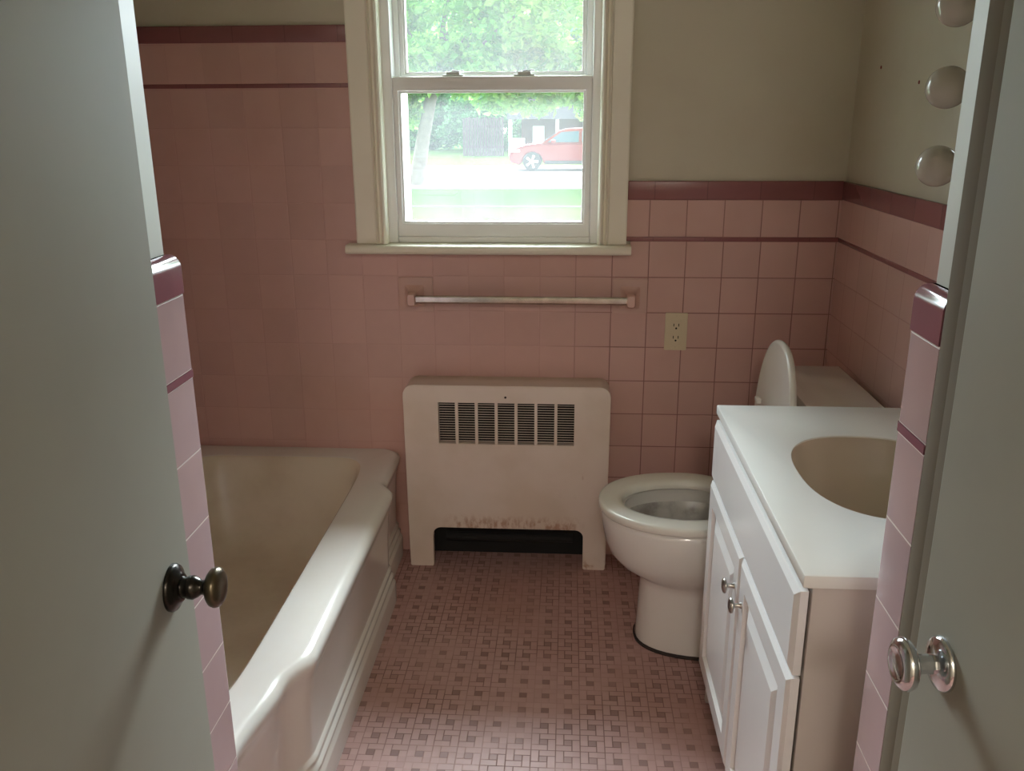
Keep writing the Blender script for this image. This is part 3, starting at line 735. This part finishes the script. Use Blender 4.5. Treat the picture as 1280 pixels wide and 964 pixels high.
# ------------------------------------------------------------------ globe light bar
lb = empty('vanity_light_bar', (XP, 1.812, 1.515), 'vertical light bar of unlit milky globe bulbs on the right wall', 'light fixture')
obj('back_plate', B((0.768, XP - 0.0005, 1.775, 1.849, 1.225, 1.805)), M['chrome'], lb, 0.006)
for zc in (1.295, 1.441, 1.587, 1.733):
    bm = bmesh.new(); lathe(bm, (0.7675, 1.812, zc), (-1, 0, 0), [(0, 0.022), (0.004, 0.021), (0.012, 0.018), (0.014, 0.014)], 24); sk = obj('socket', bm, M['chrome'], lb)
    bm = bmesh.new(); R_ = 0.0395
    lathe(bm, (0.7195, 1.812, zc), (-1, 0, 0), [(-0.037, 0.0125)] + [(-R_ * math.cos(a), R_ * math.sin(a)) for a in [0.36 + (PI - 0.361) * i / 20 for i in range(21)]], 36); obj('bulb', bm, M['opal'], lb, angle=70)
for nm, (y, z), lab in (('wall_plug', (2.446, 1.509), 'tiny red plastic wall plug nearest the corner beside the window wall'), ('wall_plug', (2.174, 1.463), 'tiny red plastic wall plug nearest the globe bulbs on the right wall')):
    bm = bmesh.new(); lathe(bm, (XP - 0.0003, y, z), (-1, 0, 0), [(0, 0.0045), (0.0015, 0.004), (0.002, 0.0015), (0.0005, 0.0012)], 12)
    tag(obj(nm, bm, M['red_plug']), lab, 'wall plug', 'red wall plugs above the tile')

# ------------------------------------------------------------------ outdoors
GZ = -0.5
tag(obj('lawn', B((-70, 70, 2.82, 90, GZ - 0.2, GZ)), M['grass'], smooth=False), 'pale green lawn on both sides of the road', 'lawn', kind='structure')
tag(obj('road', B((-70, 70, 24.6, 36.5, GZ, GZ + 0.015)), M['road'], smooth=False), 'bright white concrete road crossing beyond the lawn', 'road', kind='structure')
tag(obj('sidewalk', B((-70, 70, 19.5, 19.7, GZ, GZ + 0.012)), M['kerb'], smooth=False), 'thin pale kerb strip crossing the near lawn', 'path', kind='structure')
tag(obj('roof_eave', B((-3.0, 3.0, 2.81, 3.62, 2.42, 2.50)), M['white_post'], smooth=False), 'overhanging white eave outside above the window', 'eave', kind='structure')

def leaves(bm, c, rad, n, size, clumps=26, seed=0):
    rnd = random.Random(seed); c = Vector(c)
    cl = []
    for _ in range(clumps):
        while True:
            v = Vector((rnd.uniform(-1, 1), rnd.uniform(-1, 1), rnd.uniform(-1, 1)))
            if 0.25 < v.length < 1: break
        cl.append((c + Vector((v.x * rad[0], v.y * rad[1], v.z * rad[2])), rnd.uniform(0.28, 0.5)))
    for k in range(n):
        cc, cr = cl[k % clumps]
        v = Vector((rnd.gauss(0, 1), rnd.gauss(0, 1), rnd.gauss(0, 1))).normalized() * (rnd.random() ** 0.45)
        p = cc + Vector((v.x * rad[0] * cr, v.y * rad[1] * cr, v.z * rad[2] * cr))
        if p.z < GZ + 0.05: p.z = GZ + 0.05 + rnd.random() * 0.3
        d = Vector((rnd.gauss(0, 1), rnd.gauss(0, 1), rnd.gauss(0, 0.7))).normalized()
        e = d.cross(Vector((rnd.gauss(0, 1), rnd.gauss(0, 1), rnd.gauss(0, 1)))).normalized()
        s = size * rnd.uniform(0.6, 1.35); f = d.cross(e) * s * 0.15
        vs = [bm.verts.new(q) for q in (p - d * s * 0.5, p + e * s * 0.32 + f, p + d * s * 0.5, p - e * s * 0.32 + f)]
        bm.faces.new((vs[0], vs[1], vs[2])); bm.faces.new((vs[0], vs[2], vs[3]))
def tree(base, h, r_tr, lean, crowns, mat, label, n, size, seed, group=None, name='leafy_tree'):
    t = empty(name, base, label, 'tree', group)
    b = bmesh.new(); x, y, z = base
    top = (x + lean, y, z + h)
    tube(b, [(x, y, z - 0.05), (x, y, z + 0.12), (x + lean * 0.2, y, z + h * 0.3), (x + lean * 0.55, y, z + h * 0.65), top], [r_tr * 1.5, r_tr * 1.12, r_tr, r_tr * 0.8, r_tr * 0.35], 12)
    for k, (cc, rr) in enumerate(crowns[:6]):
        m = Vector((x + lean * 0.6, y, z + h * 0.62)); e = Vector(cc)
        tube(b, [m, m.lerp(e, 0.5) + Vector((0, 0, 0.15)), e], [r_tr * 0.5, r_tr * 0.3, r_tr * 0.1], 7)
    obj('trunk', b, M['bark'], t, angle=60)
    b = bmesh.new()
    for k, (cc, rr) in enumerate(crowns): leaves(b, cc, rr, n, size, seed=seed * 31 + k)
    me = obj('foliage', b, M[mat], t, smooth=False)
    return t
# tree by the road on the left of the view
tree((-4.45, 26.2, GZ), 4.2, 0.20, 1.0, [((-4.8, 26.0, 4.2), (2.6, 2.2, 1.9)), ((-2.2, 26.6, 4.5), (2.6, 2.0, 1.7)), ((-0.2, 26.0, 5.0), (2.6, 2.0, 1.6)), ((-5.6, 26.0, 3.0), (1.7, 1.6, 1.7)), ((-3.1, 26, 6.2), (4, 2.4, 1.8)), ((-3.6, 26.0, 2.75), (1.5, 1.2, 0.7)), ((0.3, 26.6, 2.6), (2.6, 1.2, 0.9)), ((-1.9, 27.0, 2.9), (1.8, 1.2, 0.9)), ((-4.9, 26.5, 1.9), (0.7, 0.7, 0.9)), ((-0.9, 26.4, 2.15), (1.7, 0.9, 0.62)), ((0.9, 26.8, 2.0), (1.2, 0.9, 0.6))],
     'leaf_yellow', 'broad yellow green tree at the near roadside with leaning trunk left of the red car', 2600, 0.26, 3)
bg = [(-15, 56, 'leaf_mid', 4.6), (-9, 58, 'leaf_mid', 4.4), (-3.2, 56, 'leaf_mid', 4.2), (2.4, 57, 'leaf_blue', 4.6), (8, 56, 'leaf_blue', 4.8)]
labs = ['dense green tree farthest to the side behind the wooden fence, left of the others', 'dense green tree beyond the lawn behind the roadside tree trunk', 'green tree standing behind the wooden fence across the road', 'blue green tree behind the white porch house and red car', 'blue green tree furthest right beyond the red car']
for i, (x, y, mt, r) in enumerate(bg):
    tree((x, y, GZ), 6.5, 0.3, 0.2, [((x, y, 4.6), (3.6, 2.6, 3.4)), ((x + 1.4, y - 1, 2.6), (2.8, 2.0, 2.2)), ((x - 1.2, y + 0.5, 7.0), (3.0, 2.4, 2.2)), ((x, y - 2.5, 1.0), (3.4, 1.3, 1.8))], mt, labs[i], 3200, 0.42, 40 + i, 'trees across the road')
hedge = [(-10.2, 'bush farthest left under the far trees'), (-5.5, 'bush directly behind the wooden fence'), (-0.8, 'bush behind the brick house and red car bonnet'), (3.9, 'bush farthest right under the far trees')]
for i, (hx, lab) in enumerate(hedge):
    t = empty('hedge_bush', (hx, 50.6, GZ), lab, 'bush', 'bushes under the far trees')
    b = bmesh.new(); leaves(b, (hx, 50.6, 0.9), (1.75, 0.65, 1.5), 3600, 0.34, seed=900 + i); obj('foliage', b, M['leaf_mid'], t, smooth=False)
    b = bmesh.new(); tube(b, [(hx, 50.6, GZ - 0.03), (hx, 50.6, GZ + 0.5), (hx + 0.1, 50.6, 1.0)], [0.08, 0.06, 0.03], 8); obj('stem', b, M['bark'], t)
# fence and white porch house behind the car
fe = empty('wooden_fence', (-4.35, 46, GZ), 'weathered purplish wooden board fence across the road', 'fence')
bm = bmesh.new()
for i in range(15):
    xx = -5.4 + i * 0.14
    box(bm, xx, xx + 0.125, 45.98, 46.0, GZ, GZ + 1.85 + 0.03 * ((i * 7) % 3))
obj('boards', bm, M['fence'], fe, smooth=False)
obj('rail', B((-5.4, -3.3, 46.0, 46.06, GZ + 0.4, GZ + 0.5)), M['fence'], fe); obj('rail', B((-5.4, -3.3, 46.0, 46.06, GZ + 1.4, GZ + 1.5)), M['fence'], fe)
ho = empty('porch_house', (1.8, 47, GZ), 'low brick house with a white porch post behind the red car', 'house')
obj('wall', B((-2.5, 6.0, 47.5, 49, GZ, 1.3)), M['brick'], ho, smooth=False)
for px in (-3.05, -0.62, 2.4):
    obj('porch_post', B((px - 0.09, px + 0.09, 47.0, 47.18, GZ, 1.3)), M['white_post'], ho)
obj('steps', B((-3.1, -1.9, 46.3, 47.4, GZ, GZ + 0.4), (-3.1, -2.3, 46.7, 47.4, GZ + 0.4, GZ + 0.85)), M['white_post'], ho)
bm = bmesh.new(); prism(bm, [(46.7, 1.3), (49.6, 1.3), (48.2, 2.3)], [], yz, -3.2, 6.4); obj('roof', bm, M['roofing'], ho, smooth=False)
obj('window', B((-1.9, -1.3, 47.44, 47.5, 0.1, 0.95)), M['white_post'], ho)

# red car: side profile lofted across its width, nose towards the left
car = empty('red_suv', (0.15, 33.6, GZ + 0.015), 'red suv parked on the far side of the road facing left', 'car')
cx0, cy0, cz0 = -2.2, 32.75, GZ + 0.015
wz = 0.335; wxs = (0.86, 3.52)
def arch(cxw, r, n=10): return [(cxw - r * math.cos(PI * i / n) * -1 * -1, wz + r * math.sin(PI * i / n)) for i in range(n + 1)]
bottom = [(0.10, 0.30), (0.36, 0.22)] + [(wxs[0] - 0.40 * math.cos(PI * i / 10), 0.30 + 0.40 * math.sin(PI * i / 10)) for i in range(11)] + [(1.35, 0.24), (3.05, 0.24)] + [(wxs[1] - 0.40 * math.cos(PI * i / 10), 0.30 + 0.40 * math.sin(PI * i / 10)) for i in range(11)] + [(4.15, 0.26), (4.36, 0.36)]
top = [(4.42, 0.62), (4.40, 0.95), (4.22, 1.02), (3.0, 1.00), (1.62, 0.97), (1.2, 0.98), (0.62, 0.90), (0.22, 0.78), (0.06, 0.62), (0.03, 0.42)]
bm = bmesh.new(); prof = bottom + top
def sec(y, ins): return [(cx0 + (u - 2.2) * (1 - ins * 0.02) + 2.2, cy0 + y, cz0 + v - (ins * 0.04 if v > 0.6 else 0)) for u, v in prof]
bm2 = bm
rows = [sec(0.06, 1.5), sec(0.0, 0), sec(1.8, 0), sec(1.74, 1.5)]
loft(bm, rows, False, False)
for r_ in (rows[0], rows[-1]):
    vs = [bm.verts.new(q) for q in r_]
    es = [bm.edges.new((vs[i], vs[(i + 1) % len(vs)])) for i in range(len(vs))]
    bmesh.ops.triangle_fill(bm, use_beauty=True, edges=es)
bmesh.ops.remove_doubles(bm, verts=bm.verts, dist=1e-4)
obj('body', bm, M['car_red'], car, angle=30)
bm = bmesh.new()
cab = [(1.20, 0.965), (1.85, 1.40), (2.15, 1.48), (3.2, 1.50), (3.85, 1.42), (4.30, 1.0)]
loft(bm, [[(cx0 + u, cy0 + (0.06 if v < 1.1 else 0.22) + 0.0, cz0 + v) for u, v in cab], [(cx0 + u, cy0 + (1.74 if v < 1.1 else 1.58), cz0 + v) for u, v in cab]], True, True)
obj('cabin', bm, M['car_red'], car, angle=25)
for nm, poly in (('front_window', [(1.42, 1.01), (1.92, 1.36), (2.55, 1.40), (2.55, 1.01)]), ('rear_window', [(2.66, 1.01), (2.66, 1.40), (3.3, 1.41), (3.62, 1.03)])):
    bm = bmesh.new()
    prism(bm, poly, [], lambda u, v, d: (cx0 + u, cy0 + 0.05 + max(0, (v - 1.0)) * 0.36 + d, cz0 + v), -0.012, 0.004); obj(nm, bm, M['car_glass'], car, smooth=False)
bm = bmesh.new()
ws = [(1.24, 0.995, 0.14), (1.84, 1.385, 0.28)]
vs = [bm.verts.new(q) for q in ((cx0 + 1.235, cy0 + 0.2, cz0 + 1.005), (cx0 + 1.83, cy0 + 0.3, cz0 + 1.40), (cx0 + 1.83, cy0 + 1.5, cz0 + 1.40), (cx0 + 1.235, cy0 + 1.6, cz0 + 1.005))]
vs2 = [bm.verts.new((v.co.x - 0.012, v.co.y, v.co.z + 0.012)) for v in vs]
bm.faces.new(vs); bm.faces.new(vs2)
for i in range(4): bm.faces.new((vs[i], vs[(i + 1) % 4], vs2[(i + 1) % 4], vs2[i]))
obj('windscreen', bm, M['car_glass'], car, smooth=False)
for wx in wxs:
    for wy, s in ((cy0 - 0.012, 1), (cy0 + 1.812, -1)):
        bm = bmesh.new(); lathe(bm, (cx0 + wx, wy, cz0 + wz), (0, s, 0), [(0.02, 0.21), (0.0, 0.24), (0.0, 0.31), (0.03, 0.335), (0.19, 0.335), (0.22, 0.30)], 32); w_ = obj('wheel', bm, M['tyre'], car, angle=40)
        bm = bmesh.new()
        lathe(bm, (cx0 + wx, wy - s * 0.004, cz0 + wz), (0, s, 0), [(0.0, 0.055), (0.008, 0.06), (0.02, 0.04)], 16)
        for k in range(5):
            a = 2 * PI * k / 5; d = Vector((math.cos(a), 0, math.sin(a))); e = Vector((-math.sin(a), 0, math.cos(a)))
            c = Vector((cx0 + wx, wy - s * 0.002, cz0 + wz)); vv = []
            for y_ in (0, s * 0.015):
                for rr, hw in ((0.04, 0.03), (0.232, 0.045)):
                    for q in (-1, 1): vv.append(bm.verts.new(c + d * rr + e * hw * q + Vector((0, y_, 0))))
            for f in ((0, 1, 3, 2), (4, 6, 7, 5), (0, 2, 6, 4), (1, 5, 7, 3), (0, 4, 5, 1), (2, 3, 7, 6)): bm.faces.new([vv[i] for i in f])
        obj('rim', bm, M['alloy'], w_, smooth=False)
obj('door_cladding', B((cx0 + 1.33, cx0 + 3.05, cy0 - 0.015, cy0 - 0.0005, cz0 + 0.24, cz0 + 0.36)), M['car_trim'], car, 0.004)
obj('headlamp', B((cx0 + 0.10, cx0 + 0.42, cy0 - 0.008, cy0 + 0.06, cz0 + 0.66, cz0 + 0.76)), M['lamp_clear'], car, 0.02)
obj('tail_lamp', B((cx0 + 4.2, cx0 + 4.43, cy0 - 0.008, cy0 + 0.06, cz0 + 0.78, cz0 + 0.94)), M['lamp_red'], car, 0.02)
obj('wing_mirror', B((cx0 + 1.55, cx0 + 1.72, cy0 - 0.16, cy0 - 0.001, cz0 + 0.99, cz0 + 1.10)), M['car_red'], car, 0.02)
obj('door_handle', B((cx0 + 2.35, cx0 + 2.52, cy0 - 0.02, cy0 - 0.0005, cz0 + 0.86, cz0 + 0.885)), M['car_red'], car, 0.005)

# ------------------------------------------------------------------ light
EXPO = 0.35
BASE, GLOW, WID = 3.0, 100.0, 0.10
w = bpy.data.worlds.new('World'); scn.world = w; w.use_nodes = True
nt = w.node_tree; nt.nodes.clear(); E.nt = nt
tc = nt.nodes.new('ShaderNodeTexCoord'); sp = nt.nodes.new('ShaderNodeSeparateXYZ'); nt.links.new(tc.outputs['Generated'], sp.inputs[0])
# bright hazy sky, brightest around a veiled sun opposite the window
sy, sz = math.cos(math.radians(37)), math.sin(math.radians(37))
dotv = E(sp.outputs[1]) * sy + E(sp.outputs[2]) * sz
lobe = E.m('EXPONENT', (dotv - 1.0) * (1.0 / WID))
col = mix((0.84, 0.93, 1.0), (0.86, 0.94, 1.0), lobe)
st = lobe * GLOW + BASE
bgn = nt.nodes.new('ShaderNodeBackground'); nt.links.new(col, bgn.inputs[0]); nt.links.new(st.s, bgn.inputs[1])
wo = nt.nodes.new('ShaderNodeOutputWorld'); nt.links.new(bgn.outputs[0], wo.inputs[0])
# unseen lamp added in the hall as fill from the camera side
hl = empty('hall_fill_lamp', (0.0, -1.6, ZC), 'added round opal fill lamp, unseen in the hall behind the doors', 'ceiling lamp')
bm = bmesh.new(); lathe(bm, (0, -1.6, ZC), (0, 0, -1), [(0.0005, 0.21), (0.02, 0.21), (0.025, 0.2)], 32); obj('base', bm, M['chrome'], hl)
FILL_LAMP = 60.0
bm = bmesh.new(); lathe(bm, (0, -1.6, ZC - 0.026), (0, 0, -1), [(0, 0.2), (0.03, 0.198), (0.06, 0.165), (0.08, 0.10), (0.087, 0.001)], 32)
me_, nt_, bb_, oo_ = new_mat('lit_opal_shade'); setc(bb_, (0.8, 0.78, 0.72), 0.4); bb_.inputs['Emission Color'].default_value = (1.0, 0.90, 0.82, 1); bb_.inputs['Emission Strength'].default_value = FILL_LAMP
obj('lamp_shade', bm, me_, hl)
# portal: only guides sky light through the window opening, adds no light of its own
pd = bpy.data.lights.new('window_portal', 'AREA'); pd.shape = 'RECTANGLE'; pd.size = 0.66; pd.size_y = 0.96; pd.cycles.is_portal = True
po = bpy.data.objects.new('window_portal', pd); COL.objects.link(po); po.location = (-0.226, 2.815, 1.49); po.rotation_euler = (-PI / 2, 0, 0)

# ------------------------------------------------------------------ camera
f_px, pitch, yaw, roll = 1093.3131, 0.29758277984645615, 0.06404648502017579, -0.004387134525897777
F = Vector((-math.sin(yaw) * math.cos(pitch), math.cos(yaw) * math.cos(pitch), -math.sin(pitch)))
R0 = Vector((math.cos(yaw), math.sin(yaw), 0)); U0 = R0.cross(F)
Rv = R0 * math.cos(roll) + U0 * math.sin(roll); Uv = U0 * math.cos(roll) - R0 * math.sin(roll)
cd = bpy.data.cameras.new('camera'); cam = bpy.data.objects.new('camera', cd); COL.objects.link(cam)
cam.matrix_world = Matrix(((Rv.x, Uv.x, -F.x, 0), (Rv.y, Uv.y, -F.y, 0), (Rv.z, Uv.z, -F.z, H), (0, 0, 0, 1)))
cd.sensor_fit = 'HORIZONTAL'; cd.sensor_width = 36.0; cd.lens = f_px / 1280 * 36.0; cd.clip_start = 0.02; cd.clip_end = 500
scn.camera = cam
vs_ = scn.view_settings; vs_.view_transform = 'Standard'; vs_.look = 'None'; vs_.gamma = 1.0; vs_.exposure = EXPO; vs_.use_curve_mapping = False
scn.cycles.max_bounces = 12; scn.cycles.diffuse_bounces = 8; scn.cycles.transparent_max_bounces = 16
scn.cycles.caustics_reflective = False; scn.cycles.sample_clamp_indirect = 6.0
scn.cycles.use_denoising = True
